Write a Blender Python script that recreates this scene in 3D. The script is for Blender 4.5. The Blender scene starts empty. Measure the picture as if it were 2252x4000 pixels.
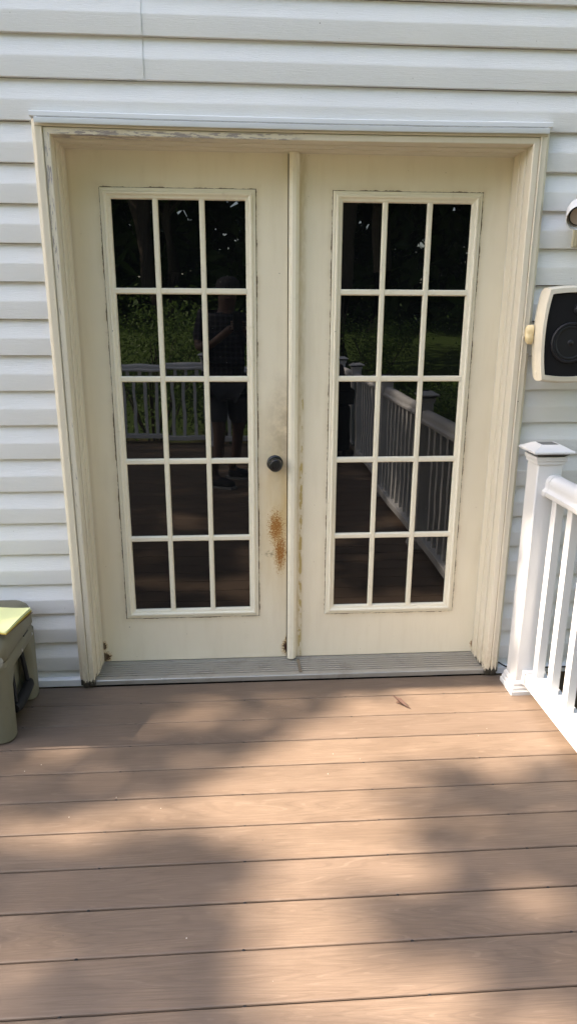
import bpy, bmesh, math, random
from math import radians, sin, cos, pi
from mathutils import Vector, Matrix, noise as mnoise

random.seed(7)
S = bpy.context.scene
COL = S.collection

# ------------------------------------------------------------------ camera
cam_d = bpy.data.cameras.new('camera')
cam = bpy.data.objects.new('camera', cam_d)
COL.objects.link(cam)
S.camera = cam
CAM = Vector((-0.0352, -2.578, 1.4736))
YAW, PITCH, ROLL = radians(-3.931), radians(-16.084), radians(-0.254)
Rz = Matrix.Rotation(YAW, 3, 'Z'); Rx = Matrix.Rotation(PITCH, 3, 'X'); Ry = Matrix.Rotation(ROLL, 3, 'Y')
M3 = Rz @ Rx @ Ry @ Matrix.Rotation(radians(90), 3, 'X')
cam.matrix_world = Matrix.Translation(CAM) @ M3.to_4x4()
cam_d.sensor_fit = 'VERTICAL'
cam_d.sensor_height = 24.0
cam_d.lens = 2688.0 / 4000.0 * 24.0
cam_d.clip_start = 0.01
cam_d.clip_end = 500.0

# ------------------------------------------------------------------ sky, sun, exposure
SUN = Vector((-0.70, 0.022, 0.714)).normalized()          # towards the sun
W = bpy.data.worlds.new('World'); S.world = W; W.use_nodes = True
wn = W.node_tree; wn.nodes.clear()
wo = wn.nodes.new('ShaderNodeOutputWorld'); wb = wn.nodes.new('ShaderNodeBackground')
sky = wn.nodes.new('ShaderNodeTexSky'); sky.sky_type = 'NISHITA'; sky.sun_disc = False
sky.sun_elevation = math.asin(SUN.z); sky.sun_rotation = math.atan2(SUN.x, SUN.y)
sky.air_density = 1.0; sky.dust_density = 1.4; sky.ozone_density = 0.6
wb.inputs['Strength'].default_value = 0.15
wn.links.new(sky.outputs[0], wb.inputs[0]); wn.links.new(wb.outputs[0], wo.inputs[0])
sun_d = bpy.data.lights.new('sun', 'SUN'); sun_d.energy = 3.3; sun_d.angle = radians(0.53)
sun_d.color = (1.0, 0.94, 0.86)
sun = bpy.data.objects.new('sun', sun_d); COL.objects.link(sun)
sun.rotation_euler = SUN.to_track_quat('Z', 'Y').to_euler()
sun.location = SUN * 40
VS = S.view_settings
S.display_settings.display_device = 'sRGB'
VS.view_transform = 'Standard'; VS.look = 'None'; VS.gamma = 1.0; VS.use_curve_mapping = False
VS.exposure = 2.6
VS.use_white_balance = True; VS.white_balance_temperature = 7600; VS.white_balance_tint = 14

# ------------------------------------------------------------------ node helpers
class G:
    def __init__(s, name):
        s.m = bpy.data.materials.new(name); s.m.use_nodes = True
        s.t = s.m.node_tree; s.b = s.t.nodes['Principled BSDF']
    def n(s, typ, **k):
        nd = s.t.nodes.new(typ)
        for a, v in k.items(): setattr(nd, a, v)
        return nd
    def put(s, sock, v):
        if hasattr(v, 'links') or isinstance(v, bpy.types.NodeSocket): s.t.links.new(v, sock)
        else:
            if sock.type == 'RGBA' and len(v) == 3: v = (*v, 1)
            sock.default_value = v
    def m_(s, op, a, b=0.0, c=0.0, clamp=False):
        nd = s.n('ShaderNodeMath', operation=op, use_clamp=clamp)
        s.put(nd.inputs[0], a); s.put(nd.inputs[1], b)
        if len(nd.inputs) > 2: s.put(nd.inputs[2], c)
        return nd.outputs[0]
    def obj(s, off=(0, 0, 0), scale=(1, 1, 1)):
        tc = s.n('ShaderNodeTexCoord'); mp = s.n('ShaderNodeMapping')
        s.t.links.new(tc.outputs['Object'], mp.inputs[0])
        mp.inputs['Location'].default_value = [o * k for o, k in zip(off, scale)]
        mp.inputs['Scale'].default_value = scale
        return mp.outputs[0]
    def rnd(s): return s.n('ShaderNodeObjectInfo').outputs['Random']
    def xyz(s, v):
        nd = s.n('ShaderNodeSeparateXYZ'); s.put(nd.inputs[0], v); return nd.outputs
    def noise(s, v, scale=5, detail=3, rough=.5, dist=0.0, col=False, w=None):
        nd = s.n('ShaderNodeTexNoise')
        if w is not None:
            nd.noise_dimensions = '4D'; s.put(nd.inputs['W'], w)
        s.put(nd.inputs['Vector'], v); nd.inputs['Scale'].default_value = scale
        nd.inputs['Detail'].default_value = detail; nd.inputs['Roughness'].default_value = rough
        nd.inputs['Distortion'].default_value = dist
        return nd.outputs['Color' if col else 'Fac']
    def sm(s, v, lo, hi, a=0.0, b=1.0):
        nd = s.n('ShaderNodeMapRange', interpolation_type='SMOOTHSTEP')
        s.put(nd.inputs[0], v); s.put(nd.inputs[1], lo); s.put(nd.inputs[2], hi)
        nd.inputs[3].default_value = a; nd.inputs[4].default_value = b
        return nd.outputs[0]
    def mix(s, f, a, b, mode='MIX'):
        nd = s.n('ShaderNodeMix', data_type='RGBA', blend_type=mode)
        s.put(nd.inputs[0], f); s.put(nd.inputs[6], a); s.put(nd.inputs[7], b)
        return nd.outputs[2]
    def bump(s, h, strength=.3, dist=.002):
        nd = s.n('ShaderNodeBump'); nd.inputs['Strength'].default_value = strength
        nd.inputs['Distance'].default_value = dist; s.put(nd.inputs['Height'], h)
        s.t.links.new(nd.outputs[0], s.b.inputs['Normal'])
    def fin(s, col, rough=.5, metal=0.0, spec=.5):
        s.put(s.b.inputs['Base Color'], col); s.put(s.b.inputs['Roughness'], rough)
        s.b.inputs['Metallic'].default_value = metal
        s.b.inputs['Specular IOR Level'].default_value = spec
        return s.m
    # sum of soft ellipses in the x,z plane
    def ell(s, x, z, cx, cz, rx, rz):
        a = s.m_('DIVIDE', s.m_('SUBTRACT', x, cx), rx); b = s.m_('DIVIDE', s.m_('SUBTRACT', z, cz), rz)
        return s.m_('SUBTRACT', 1.0, s.m_('SQRT', s.m_('ADD', s.m_('MULTIPLY', a, a), s.m_('MULTIPLY', b, b))))
    def band(s, v, lo, hi, soft=.002):
        return s.m_('MULTIPLY', s.sm(v, lo - soft, lo + soft), s.m_('SUBTRACT', 1.0, s.sm(v, hi - soft, hi + soft)))
    def specks(s, v, scale, amount, size=.28):
        vo = s.n('ShaderNodeTexVoronoi'); s.put(vo.inputs['Vector'], v); vo.inputs['Scale'].default_value = scale
        k = s.m_('LESS_THAN', vo.outputs['Distance'], size)
        c = s.xyz(vo.outputs['Color'])[0]
        return s.m_('MULTIPLY', k, s.m_('LESS_THAN', c, amount))

def simple(name, col, rough=.5, metal=0.0, spec=.5, var=.06, scale=6, bump=0, bscale=80):
    g = G(name); o = g.obj()
    f = g.noise(o, scale, 4, .6)
    c = g.mix(f, [x * (1 - var) for x in col], [min(1, x * (1 + var)) for x in col])
    if bump: g.bump(g.noise(o, bscale, 3), bump, .001)
    return g.fin(c, g.sm(f, .2, .8, rough * .88, min(1, rough * 1.12)), metal, spec)

# ------------------------------------------------------------------ materials
def mat_siding():
    g = G('vinyl_siding'); o = g.obj(scale=(3, 3, 60)); p = g.obj()
    w = g.noise(g.obj(scale=(1.0, 1, 1)), 2.2, 2)
    grain = g.noise(o, 6, 5, .62, .9)
    fine = g.noise(g.obj(scale=(14, 14, 200)), 4, 3, .6)
    c = g.mix(g.sm(w, .3, .7), (.71, .715, .71), (.745, .745, .73))
    c = g.mix(g.m_('MULTIPLY', g.sm(g.noise(g.obj(scale=(1, 1, 3)), 5, 5, .7), .5, .8), .25), c, (.60, .60, .57))
    c = g.mix(g.m_('MULTIPLY', g.specks(p, 9, .35, .022), .75), c, (.16, .15, .13))
    c = g.mix(g.m_('MULTIPLY', g.specks(g.obj(off=(3, 1, 2)), 24, .3, .05), .4), c, (.3, .29, .26))
    g.bump(g.m_('ADD', grain, g.m_('MULTIPLY', fine, .5)), .45, .0035)
    return g.fin(c, .48, 0, .4)
def mat_plain_trim(name, col):
    return simple(name, col, .4, 0, .5, .04, 7)

def speckled(g, c, p):
    c = g.mix(g.m_('MULTIPLY', g.specks(p, 11, .30, .025), .8), c, (.13, .10, .06))
    c = g.mix(g.m_('MULTIPLY', g.specks(p, 28, .25, .06), .35), c, (.28, .22, .12))
    return c
def rect_dist(g, x, z, x0, x1, z0, z1):
    a = g.m_('MAXIMUM', g.m_('SUBTRACT', x0, x), g.m_('SUBTRACT', x, x1))
    b = g.m_('MAXIMUM', g.m_('SUBTRACT', z0, z), g.m_('SUBTRACT', z, z1))
    return g.m_('MAXIMUM', a, b)

def mat_door(name, off, side):
    g = G(name); p = g.obj(off=off); q = g.xyz(p); x, z = q[0], q[2]
    big = g.noise(p, 1.7, 4, .6); st = g.noise(g.obj(off=off, scale=(9, 9, 1.3)), 3, 4, .6)
    c = g.mix(g.sm(big, .3, .7), (.76, .68, .525), (.81, .73, .565))
    c = g.mix(g.m_('MULTIPLY', g.sm(st, .45, .75), .25), c, (.66, .57, .41))
    c = speckled(g, c, p)
    lx = -.526 if side == 'L' else .308
    d = rect_dist(g, x, z, lx, lx + .552, .238, 1.901)
    nz = g.noise(g.obj(off=off, scale=(1, 1, 1)), 14, 5, .7); n2 = g.noise(p, 90, 4, .7)
    th = g.m_('MULTIPLY', g.m_('ADD', g.sm(nz, .38, .7, .0006, .0052), g.m_('MULTIPLY', n2, .0022)), 1.0)
    crack = g.m_('LESS_THAN', d, th)
    halo = g.m_('MULTIPLY', g.sm(d, .001, .03, .28, 0), g.sm(nz, .3, .7))
    c = g.mix(halo, c, (.46, .34, .18))
    sp = g.noise(p, 230, 2, .5); sp2 = g.noise(p, 520, 2, .5); bl = g.noise(p, 120, 4, .65)
    def rust(c, cx, cz, rx, rz, k=1.0, solid=0.0):
        e = g.ell(x, z, cx, cz, rx, rz)
        e = g.m_('ADD', e, g.m_('MULTIPLY', g.m_('SUBTRACT', bl, .5), .9))
        stain = g.m_('MULTIPLY', g.sm(e, -.1, .7), .8 * k)
        c = g.mix(stain, c, (.60, .42, .17))
        v = g.m_('ADD', g.m_('MULTIPLY', g.m_('ADD', sp, g.m_('MULTIPLY', sp2, .45)), 1.0), g.m_('MULTIPLY', g.m_('MINIMUM', e, .75), .42))
        dots = g.m_('MULTIPLY', g.sm(v, .90, .93), g.sm(e, -.08, .05))
        c = g.mix(dots, c, g.mix(sp2, (.22, .075, .014), (.44, .19, .04)))
        if solid:
            c = g.mix(g.m_('MULTIPLY', g.sm(g.m_('ADD', e, g.m_('MULTIPLY', sp, .4)), .55, .68), solid), c, (.045, .016, .008))
        return c
    if side == 'L':
        f = g.m_('MULTIPLY', g.ell(x, z, .13, .72, .16, .52), g.sm(st, .2, .75, .5, 1.0))
        c = g.mix(g.m_('MULTIPLY', f, .95, clamp=True), c, (.56, .39, .16))
        f2 = g.m_('MULTIPLY', g.ell(x, z, .15, 1.02, .12, .28), g.sm(g.noise(p, 14, 5, .7), .35, .65))
        c = g.mix(g.m_('MULTIPLY', f2, .75, clamp=True), c, (.33, .27, .19))
        c = rust(c, .100, .625, .042, .095, .7); c = rust(c, .116, .52, .034, .11, .6)
        c = rust(c, .150, .085, .034, .050, 1.0, 1.0); c = rust(c, .148, .125, .012, .03, 1, .9)
        c = rust(c, -.632, .112, .018, .026, 1.0, 1.0); c = rust(c, -.630, .060, .034, .032, 1.0, .95)
        f3 = g.m_('MULTIPLY', g.ell(x, z, .075, .515, .03, .02), g.sm(g.noise(g.obj(off=off, scale=(40, 1, 200)), 2, 2), .5, .6))
        c = g.mix(g.m_('MULTIPLY', f3, 1.2, clamp=True), c, (.25, .20, .12))
        c = g.mix(g.m_('MULTIPLY', g.band(x, -.70, -.628, .012), .32), c, (.44, .36, .22))
    else:
        c = rust(c, .966, .075, .014, .026, .9, .4)
        e = g.band(x, .1945, .2065, .0025)
        nn = g.noise(g.obj(off=off, scale=(55, 55, 13)), 1.6, 5, .65)
        lev = g.sm(z, .6, 1.75, .50, .67)
        fl = g.m_('MULTIPLY', e, g.sm(nn, lev, g.m_('ADD', lev, .015)))
        c = g.mix(fl, c, g.mix(g.noise(p, 60, 3), (.44, .30, .075), (.60, .45, .17)))
        c = g.mix(g.m_('MULTIPLY', g.m_('MULTIPLY', g.band(x, .186, .212, .006), g.sm(nn, .3, .6)), .35), c, (.50, .40, .20))
    c = g.mix(g.m_('MULTIPLY', crack, .9), c, (.075, .045, .02))
    g.bump(g.m_('ADD', g.noise(p, 60, 4, .6), g.m_('MULTIPLY', big, 2.0)), .12, .002)
    return g.fin(c, g.sm(st, .3, .8, .38, .52), 0, .45)

def mat_trim(name, flake=None, off=(0, 0, 0)):
    g = G(name); p = g.obj(off=off); q = g.xyz(p); x, y, z = q
    big = g.noise(p, 3, 4, .6); st = g.noise(g.obj(off=off, scale=(30, 30, 2)), 2, 4, .65)
    c = g.mix(big, (.62, .565, .45), (.70, .64, .515))
    c = g.mix(g.m_('MULTIPLY', g.sm(st, .5, .8), .14), c, (.43, .37, .25))
    c = speckled(g, c, p)
    h = g.m_('ADD', g.noise(p, 70, 4, .6), g.m_('MULTIPLY', big, 1.5))
    if flake:
        if flake == 'head':
            m = g.m_('MULTIPLY', g.band(z, 2.0305, 2.048, .002), g.band(x, -.62, .16, .04))
            nn = g.noise(g.obj(off=off, scale=(10, 40, 70)), 1.6, 6, .7); lo = .50
        else:
            m = g.band(x, -.6650, -.6495, .0015)
            nn = g.noise(g.obj(off=off, scale=(70, 40, 9)), 1.6, 6, .7)
            lo = g.sm(z, 1.3, 1.95, .60, .52)
        hi = g.m_('ADD', lo, .02)
        f = g.m_('MULTIPLY', m, g.sm(nn, lo, hi))
        wood = g.mix(g.noise(g.obj(off=off, scale=(20, 40, 200) if flake == 'head' else (200, 40, 20)), 2, 4), (.20, .165, .155), (.44, .40, .385))
        c = g.mix(f, c, wood)
        h = g.m_('SUBTRACT', h, g.m_('MULTIPLY', f, 2.5))
    # rot and dirt where the wood stands on the deck
    nn = g.noise(g.obj(off=off, scale=(70, 70, 22)), 1.5, 4, .7)
    rot = g.sm(g.m_('SUBTRACT', g.m_('MULTIPLY', nn, .10), z), .012, .018)
    c = g.mix(g.m_('MULTIPLY', g.sm(z, .02, .30, .35, 0), g.sm(nn, .3, .6)), c, (.36, .25, .11))
    c = g.mix(rot, c, (.04, .033, .024))
    g.bump(h, .25, .002)
    return g.fin(c, .5, 0, .4)

def mat_frame_paint():
    g = G('lite_frame_paint'); p = g.obj()
    n1 = g.noise(p, 6, 4, .6); n2 = g.noise(p, 30, 4, .7)
    c = g.mix(n1, (.75, .69, .54), (.81, .75, .60))
    c = g.mix(g.m_('MULTIPLY', g.sm(n2, .55, .8), .3), c, (.46, .38, .24))
    c = speckled(g, c, p)
    g.bump(n2, .12, .0015)
    return g.fin(c, .42, 0, .45)

def mat_glass():
    g = G('pane_glass'); r = g.rnd()
    tc = g.n('ShaderNodeTexCoord')
    va = g.n('ShaderNodeVectorMath', operation='ADD'); g.put(va.inputs[0], tc.outputs['Object'])
    cb = g.n('ShaderNodeCombineXYZ'); g.put(cb.inputs[0], g.m_('MULTIPLY', r, 9.0)); g.put(va.inputs[1], cb.outputs[0])
    h = g.noise(va.outputs[0], 7, 1, .4)
    dust = g.noise(va.outputs[0], 45, 5, .75)
    sp = g.specks(va.outputs[0], 40, .22, .05)
    c = g.mix(g.m_('MULTIPLY', g.sm(dust, .5, .9), .6), (.003, .0035, .004), (.012, .0125, .0125))
    c = g.mix(g.m_('MULTIPLY', sp, .3), c, (.3, .3, .28))
    g.bump(h, .10, .0022)
    g.fin(c, g.sm(dust, .4, .9, .0, .015), 0, .5)
    g.b.inputs['IOR'].default_value = 1.6
    return g.m

def mat_deck():
    g = G('composite_decking'); r = g.rnd()
    tc = g.n('ShaderNodeTexCoord'); va = g.n('ShaderNodeVectorMath', operation='ADD'); g.put(va.inputs[0], tc.outputs['Object'])
    cb = g.n('ShaderNodeCombineXYZ'); g.put(cb.inputs[0], g.m_('MULTIPLY', r, 31.0)); g.put(cb.inputs[2], g.m_('MULTIPLY', r, 7.0)); g.put(va.inputs[1], cb.outputs[0])
    o = va.outputs[0]
    def mp(sc):
        m = g.n('ShaderNodeMapping'); g.put(m.inputs[0], o); m.inputs['Scale'].default_value = sc; return m.outputs[0]
    # cathedral grain: rings of a very stretched, wandering field
    fld = g.noise(mp((.55, 9, 1)), 1.5, 1, .5, .15)
    ring = g.m_('SINE', g.m_('MULTIPLY', fld, 120.0))
    fine = g.noise(mp((6, 260, 1)), 1.4, 3, .6)
    blot = g.noise(mp((1.6, 5, 1)), 2.2, 5, .65)
    base = g.mix(g.sm(blot, .3, .7), (.138, .097, .070), (.182, .129, .093))
    base = g.mix(g.m_('MULTIPLY', g.m_('MAXIMUM', g.m_('SUBTRACT', r, .35), 0.0), 1.1), base, (.135, .096, .072))
    c = g.mix(g.m_('MULTIPLY', g.sm(fine, .42, .72), .55), base, (.108, .076, .054))
    brk = g.sm(g.noise(mp((7, 60, 1)), 2, 2), .42, .62)
    c = g.mix(g.m_('MULTIPLY', g.m_('MULTIPLY', g.sm(ring, .86, .99), brk), .20), c, (.28, .21, .16))
    c = g.mix(g.m_('MULTIPLY', g.sm(ring, -.7, -.98), .22), c, (.085, .06, .043))
    c = g.mix(g.m_('MULTIPLY', g.specks(o, 13, .22, .03), .7), c, (.08, .06, .045))
    c = g.mix(g.m_('MULTIPLY', g.specks(mp((1.3, 1, 1)), 17, .10, .035), .8), c, (.66, .60, .52))
    c = g.mix(g.m_('MULTIPLY', g.sm(g.noise(mp((1, 1.4, 1)), 6, 5, .7), .58, .75), .22), c, (.09, .066, .05))
    g.bump(g.m_('ADD', g.m_('MULTIPLY', fine, 1.0), g.m_('MULTIPLY', ring, .10)), .35, .0016)
    return g.fin(c, g.sm(blot, .3, .7, .46, .58), 0, .42)

def mat_metal_sill():
    g = G('sill_aluminium'); p = g.obj()
    a = g.noise(g.obj(scale=(6, 60, 60)), 2, 5, .7); b = g.noise(p, 7, 5, .7)
    c = g.mix(a, (.33, .31, .275), (.50, .475, .43))
    c = g.mix(g.m_('MULTIPLY', g.sm(b, .5, .72), .55), c, (.27, .24, .19))
    c = g.mix(g.m_('MULTIPLY', g.specks(p, 22, .25, .06), .6), c, (.74, .72, .66))
    g.bump(a, .15, .001)
    return g.fin(c, g.sm(b, .3, .7, .33, .55), .55, .5)
def mat_flashing():
    g = G('drip_aluminium'); p = g.obj()
    a = g.noise(g.obj(scale=(5, 30, 60)), 2, 5, .7)
    c = g.mix(a, (.66, .68, .71), (.76, .78, .80))
    g.bump(g.noise(g.obj(scale=(9, 1, 1)), 3, 2), .25, .004)
    return g.fin(c, .32, .25, .5)
def mat_vinyl_white():
    g = G('white_vinyl'); p = g.obj()
    a = g.noise(p, 5, 4, .6)
    c = g.mix(a, (.61, .615, .62), (.67, .67, .665))
    c = g.mix(g.m_('MULTIPLY', g.specks(p, 18, .18, .03), .7), c, (.2, .19, .17))
    return g.fin(c, .33, 0, .5)
def mat_cooler():
    g = G('olive_plastic'); p = g.obj()
    a = g.noise(p, 5, 4, .6); d = g.noise(p, 26, 5, .7)
    c = g.mix(a, (.145, .136, .092), (.17, .16, .11))
    c = g.mix(g.m_('MULTIPLY', g.sm(d, .55, .75), .25), c, (.12, .105, .07))
    c = g.mix(g.m_('MULTIPLY', g.specks(p, 16, .2, .035), .7), c, (.04, .035, .03))
    g.bump(g.noise(p, 260, 2), .10, .001)
    return g.fin(c, .47, 0, .45)
def mat_leaf(name, a, b):
    g = G(name); p = g.obj()
    f = g.noise(p, 1.1, 3, .6); f2 = g.noise(p, 9, 2)
    c = g.mix(g.sm(f, .3, .7), a, b)
    c = g.mix(g.m_('MULTIPLY', f2, .4), c, [x * 1.35 for x in b])
    g.fin(c, .55, 0, .35)
    tr = g.n('ShaderNodeBsdfTranslucent'); g.put(tr.inputs[0], [x * 1.3 for x in b])
    mx = g.n('ShaderNodeMixShader'); mx.inputs[0].default_value = .3
    g.t.links.new(g.b.outputs[0], mx.inputs[1]); g.t.links.new(tr.outputs[0], mx.inputs[2])
    g.t.links.new(mx.outputs[0], g.t.nodes['Material Output'].inputs[0])
    return g.m
def mat_bark():
    g = G('bark'); p = g.obj(scale=(6, 6, 1.2)); f = g.noise(p, 3, 5, .7)
    c = g.mix(f, (.05, .038, .028), (.13, .105, .08)); g.bump(f, .8, .03); return g.fin(c, .9)
def mat_ground():
    g = G('lawn_soil'); p = g.obj(); f = g.noise(p, .35, 4, .6); h = g.noise(p, 14, 5, .7)
    gr = g.mix(h, (.035, .068, .015), (.075, .12, .028)); so = g.mix(h, (.07, .05, .03), (.14, .10, .065))
    q = g.xyz(p)
    edge = g.m_('ADD', q[1], g.m_('MULTIPLY', g.m_('SUBTRACT', f, .5), 4.0))
    c = g.mix(g.sm(edge, -9.2, -8.2), gr, so)
    g.bump(h, .6, .05); return g.fin(c, .9, 0, .2)
def mat_shirt():
    g = G('plaid_cotton'); p = g.obj(); q = g.xyz(p)
    a = g.m_('LESS_THAN', g.m_('FRACT', g.m_('MULTIPLY', q[0], 24.0)), .35)
    b = g.m_('LESS_THAN', g.m_('FRACT', g.m_('MULTIPLY', q[2], 24.0)), .35)
    k = g.m_('ADD', a, b)
    c = g.mix(g.m_('MULTIPLY', k, .5), (.009, .010, .014), (.065, .065, .072))
    g.bump(g.noise(p, 14, 3), .5, .02)
    return g.fin(c, .85, 0, .2)

MAT = dict(
    siding=mat_siding(), white_trim=mat_plain_trim('white_trim', (.74, .75, .77)),
    door_l=mat_door('door_paint_rusted', (-.65, .122, .03), 'L'), door_r=mat_door('door_paint_flaking', (.15, .122, .03), 'R'),
    trim=mat_trim('tan_paint', None, (.16, 0, 0)), trim_head=mat_trim('tan_paint_flaking_head', 'head', (.16, 0, 0)),
    trim_side=mat_trim('tan_paint_flaking_side', 'side', (.16, 0, 0)),
    frame=mat_frame_paint(), glass=mat_glass(), deck=mat_deck(), sill=mat_metal_sill(), flash=mat_flashing(),
    vinyl=mat_vinyl_white(), cooler=mat_cooler(), bark=mat_bark(), ground=mat_ground(), shirt=mat_shirt(),
    black=simple('black_plastic', (.008, .008, .009), .6, 0, .35), rubber=simple('black_webbing', (.005, .005, .007), .8),
    bronze=simple('dark_bronze', (.010, .0098, .0098), .3, .0, .5, .2, 40),
    dark_wood=simple('joist_wood', (.10, .075, .05), .9), caulk=simple('dirty_caulk', (.34, .33, .31), .8, var=.7, scale=90, bump=.8, bscale=120),
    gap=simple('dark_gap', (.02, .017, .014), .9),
    beige=simple('aged_beige_plastic', (.62, .575, .475), .42, var=.05, bump=.05, bscale=200),
    yellowed=simple('yellowed_plastic', (.66, .53, .30), .4), tan=simple('tan_plate', (.50, .46, .335), .5, var=.08),
    baffle=simple('speaker_baffle', (.006, .006, .0075), .75, 0, .25), cone=simple('speaker_cone', (.012, .012, .0145), .5, 0, .3, var=.2, scale=20),
    lamp_in=simple('lamp_inner', (.34, .27, .215), .45), solar=simple('solar_cell', (.03, .028, .035), .12),
    smoke=simple('lantern_lens', (.09, .085, .08), .2),
    paper=simple('yellow_paper', (.70, .72, .36), .75, var=.05), paper2=simple('amber_paper_edge', (.62, .46, .06), .7),
    board=simple('brown_card', (.16, .10, .06), .8), dead=simple('dead_leaf', (.06, .026, .016), .8, var=.4, scale=60),
    chip=simple('worn_corner', (.26, .245, .20), .8, var=.5, scale=120, bump=.8), rustbit=simple('rusty_debris', (.06, .022, .012), .9, var=.5, scale=200, bump=.8),
    skin=simple('skin', (.11, .062, .046), .55), cloth=simple('slate_cotton', (.055, .06, .07), .9), shoe=simple('shoe_canvas', (.02, .02, .022), .8),
    sole=simple('shoe_sole', (.22, .22, .21), .7), hair=simple('grey_hair', (.03, .026, .024), .8), steel=simple('rivet_steel', (.45, .45, .43), .35, .7),
    leaf_a=mat_leaf('foliage_deep', (.035, .070, .018), (.075, .135, .032)), leaf_b=mat_leaf('foliage_mid', (.05, .095, .02), (.10, .17, .038)),
    tape=simple('brown_tape', (.17, .135, .095), .6, var=.3, scale=60),
)

# ------------------------------------------------------------------ mesh helpers
class MB:
    def __init__(s): s.v = []; s.f = []
    def add(s, vs, fs):
        k = len(s.v); s.v += [Vector(v) for v in vs]; s.f += [[i + k for i in f] for f in fs]
        return s
    def box(s, x0, x1, y0, y1, z0, z1):
        return s.add([(x, y, z) for z in (z0, z1) for y in (y0, y1) for x in (x0, x1)],
                     [(0, 2, 3, 1), (4, 5, 7, 6), (0, 1, 5, 4), (2, 6, 7, 3), (0, 4, 6, 2), (1, 3, 7, 5)])
    def loft(s, rings, caps=True, closed=True):
        n = len(rings[0]); vs = [p for r in rings for p in r]; fs = []
        for a in range(len(rings) - 1):
            for i in range(n if closed else n - 1):
                j = (i + 1) % n
                fs.append((a * n + i, a * n + j, (a + 1) * n + j, (a + 1) * n + i))
        if caps and closed:
            fs.append(tuple(range(n - 1, -1, -1))); fs.append(tuple((len(rings) - 1) * n + i for i in range(n)))
        return s.add(vs, fs)
    def extr(s, prof, fn0, fn1, closed=True):
        return s.loft([[fn0(p) for p in prof], [fn1(p) for p in prof]], closed, closed)
    def lathe(s, prof, origin, axis, n=24, cap=True):
        ax = Vector(axis).normalized(); q = ax.to_track_quat('Z', 'Y')
        o = Vector(origin)
        rings = [[o + q @ Vector((r * cos(2 * pi * i / n), r * sin(2 * pi * i / n), h)) for i in range(n)] for r, h in prof]
        return s.loft(rings, cap)
    def tube(s, pts, r, n=8, cap=True):
        rings = []; pts = [Vector(p) for p in pts]
        for i, p in enumerate(pts):
            d = (pts[min(i + 1, len(pts) - 1)] - pts[max(i - 1, 0)]).normalized(); q = d.to_track_quat('Z', 'Y')
            rr = r[i] if isinstance(r, (list, tuple)) else r
            rings.append([p + q @ Vector((rr * cos(2 * pi * k / n), rr * sin(2 * pi * k / n), 0)) for k in range(n)])
        return s.loft(rings, cap)
    def build(s, name, mat, parent=None, bevel=0, seg=2, smooth=True, angle=40):
        off = Vector((0, 0, 0)); p = parent
        while p is not None: off += p.location; p = p.parent
        me = bpy.data.meshes.new(name); me.from_pydata([v - off for v in s.v], [], s.f)
        bm = bmesh.new(); bm.from_mesh(me); bmesh.ops.recalc_face_normals(bm, faces=bm.faces); bm.to_mesh(me); bm.free()
        me.materials.append(mat)
        o = bpy.data.objects.new(name, me); COL.objects.link(o)
        if parent is not None: o.parent = parent
        if bevel:
            b = o.modifiers.new('bevel', 'BEVEL'); b.width = bevel; b.segments = seg; b.limit_method = 'ANGLE'; b.angle_limit = radians(35)
        if smooth: me.shade_smooth(); me.set_sharp_from_angle(angle=radians(angle))
        return o

def tag(o, label=None, cat=None, group=None, kind=None):
    if label: o['label'] = label
    if cat: o['category'] = cat
    if group: o['group'] = group
    if kind: o['kind'] = kind
    return o
def thing(name, loc, label=None, cat=None, group=None, kind=None):
    o = bpy.data.objects.new(name, None); COL.objects.link(o); o.location = loc; o.empty_display_size = .1
    return tag(o, label, cat, group, kind)
def copy_obj(o, parent, delta=(0, 0, 0)):
    c = o.copy(); COL.objects.link(c); c.parent = parent; c.location = o.location + Vector(delta)
    return c

# ------------------------------------------------------------------ ground and deck
def ground_z(x, y):
    t = max(0, -y - 7.0)
    return -.62 + .055 * t + .12 * mnoise.noise(Vector((x * .12, y * .12, 0)))
b = MB(); nx, ny = 60, 60; gv = []; gf = []
for j in range(ny + 1):
    for i in range(nx + 1):
        x = -60 + 120 * i / nx; y = 40 - 120 * j / ny
        gv.append((x, y, ground_z(x, y)))
for j in range(ny):
    for i in range(nx):
        a = j * (nx + 1) + i; gf.append((a, a + 1, a + nx + 2, a + nx + 1))
b.add(gv, gf); tag(b.build('lawn', MAT['ground']), kind='structure')

deck = thing('deck', (0, 0, 0), kind='structure')
PITCH_B = .1397; Y_J = -.7146
X0, X1 = -3.3, 1.20
gap = .0034; hw = (PITCH_B - gap) / 2
prof = [(-hw, -.025), (-hw, -.0035), (-hw + .0012, -.001), (-hw + .004, 0), (hw - .004, 0), (hw - .0012, -.001), (hw, -.0035), (hw, -.025)]
bo = MB(); bo.extr(prof, lambda p: (X0, p[0], p[1]), lambda p: (X1, p[0], p[1]))
board0 = bo.build('deck_board', MAT['deck'], deck, smooth=False)
k0 = 6
yb = lambda k: Y_J + PITCH_B * (k + .5)
ks = list(range(5, -34, -1))
board0.location = (0, yb(4), 0)
for k in ks:
    if k >= 4: continue
    c = copy_obj(board0, deck); rr = random.Random(k)
    c.location = (rr.uniform(-.02, .02), yb(k), rr.uniform(-.0008, .0008))
Y_END = yb(ks[-1]) - hw
j0 = MB(); j0.box(-.019, .019, Y_END + .05, -.03, -.21, -.027)
joist = j0.build('joist', MAT['dark_wood'], deck)
joist.location = (-.4505 + .4064 * -7, 0, 0)
for i in range(-6, 5):
    c = copy_obj(joist, deck); c.location = (-.4505 + .4064 * i if i < 4 else 1.16, 0, 0)
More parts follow.
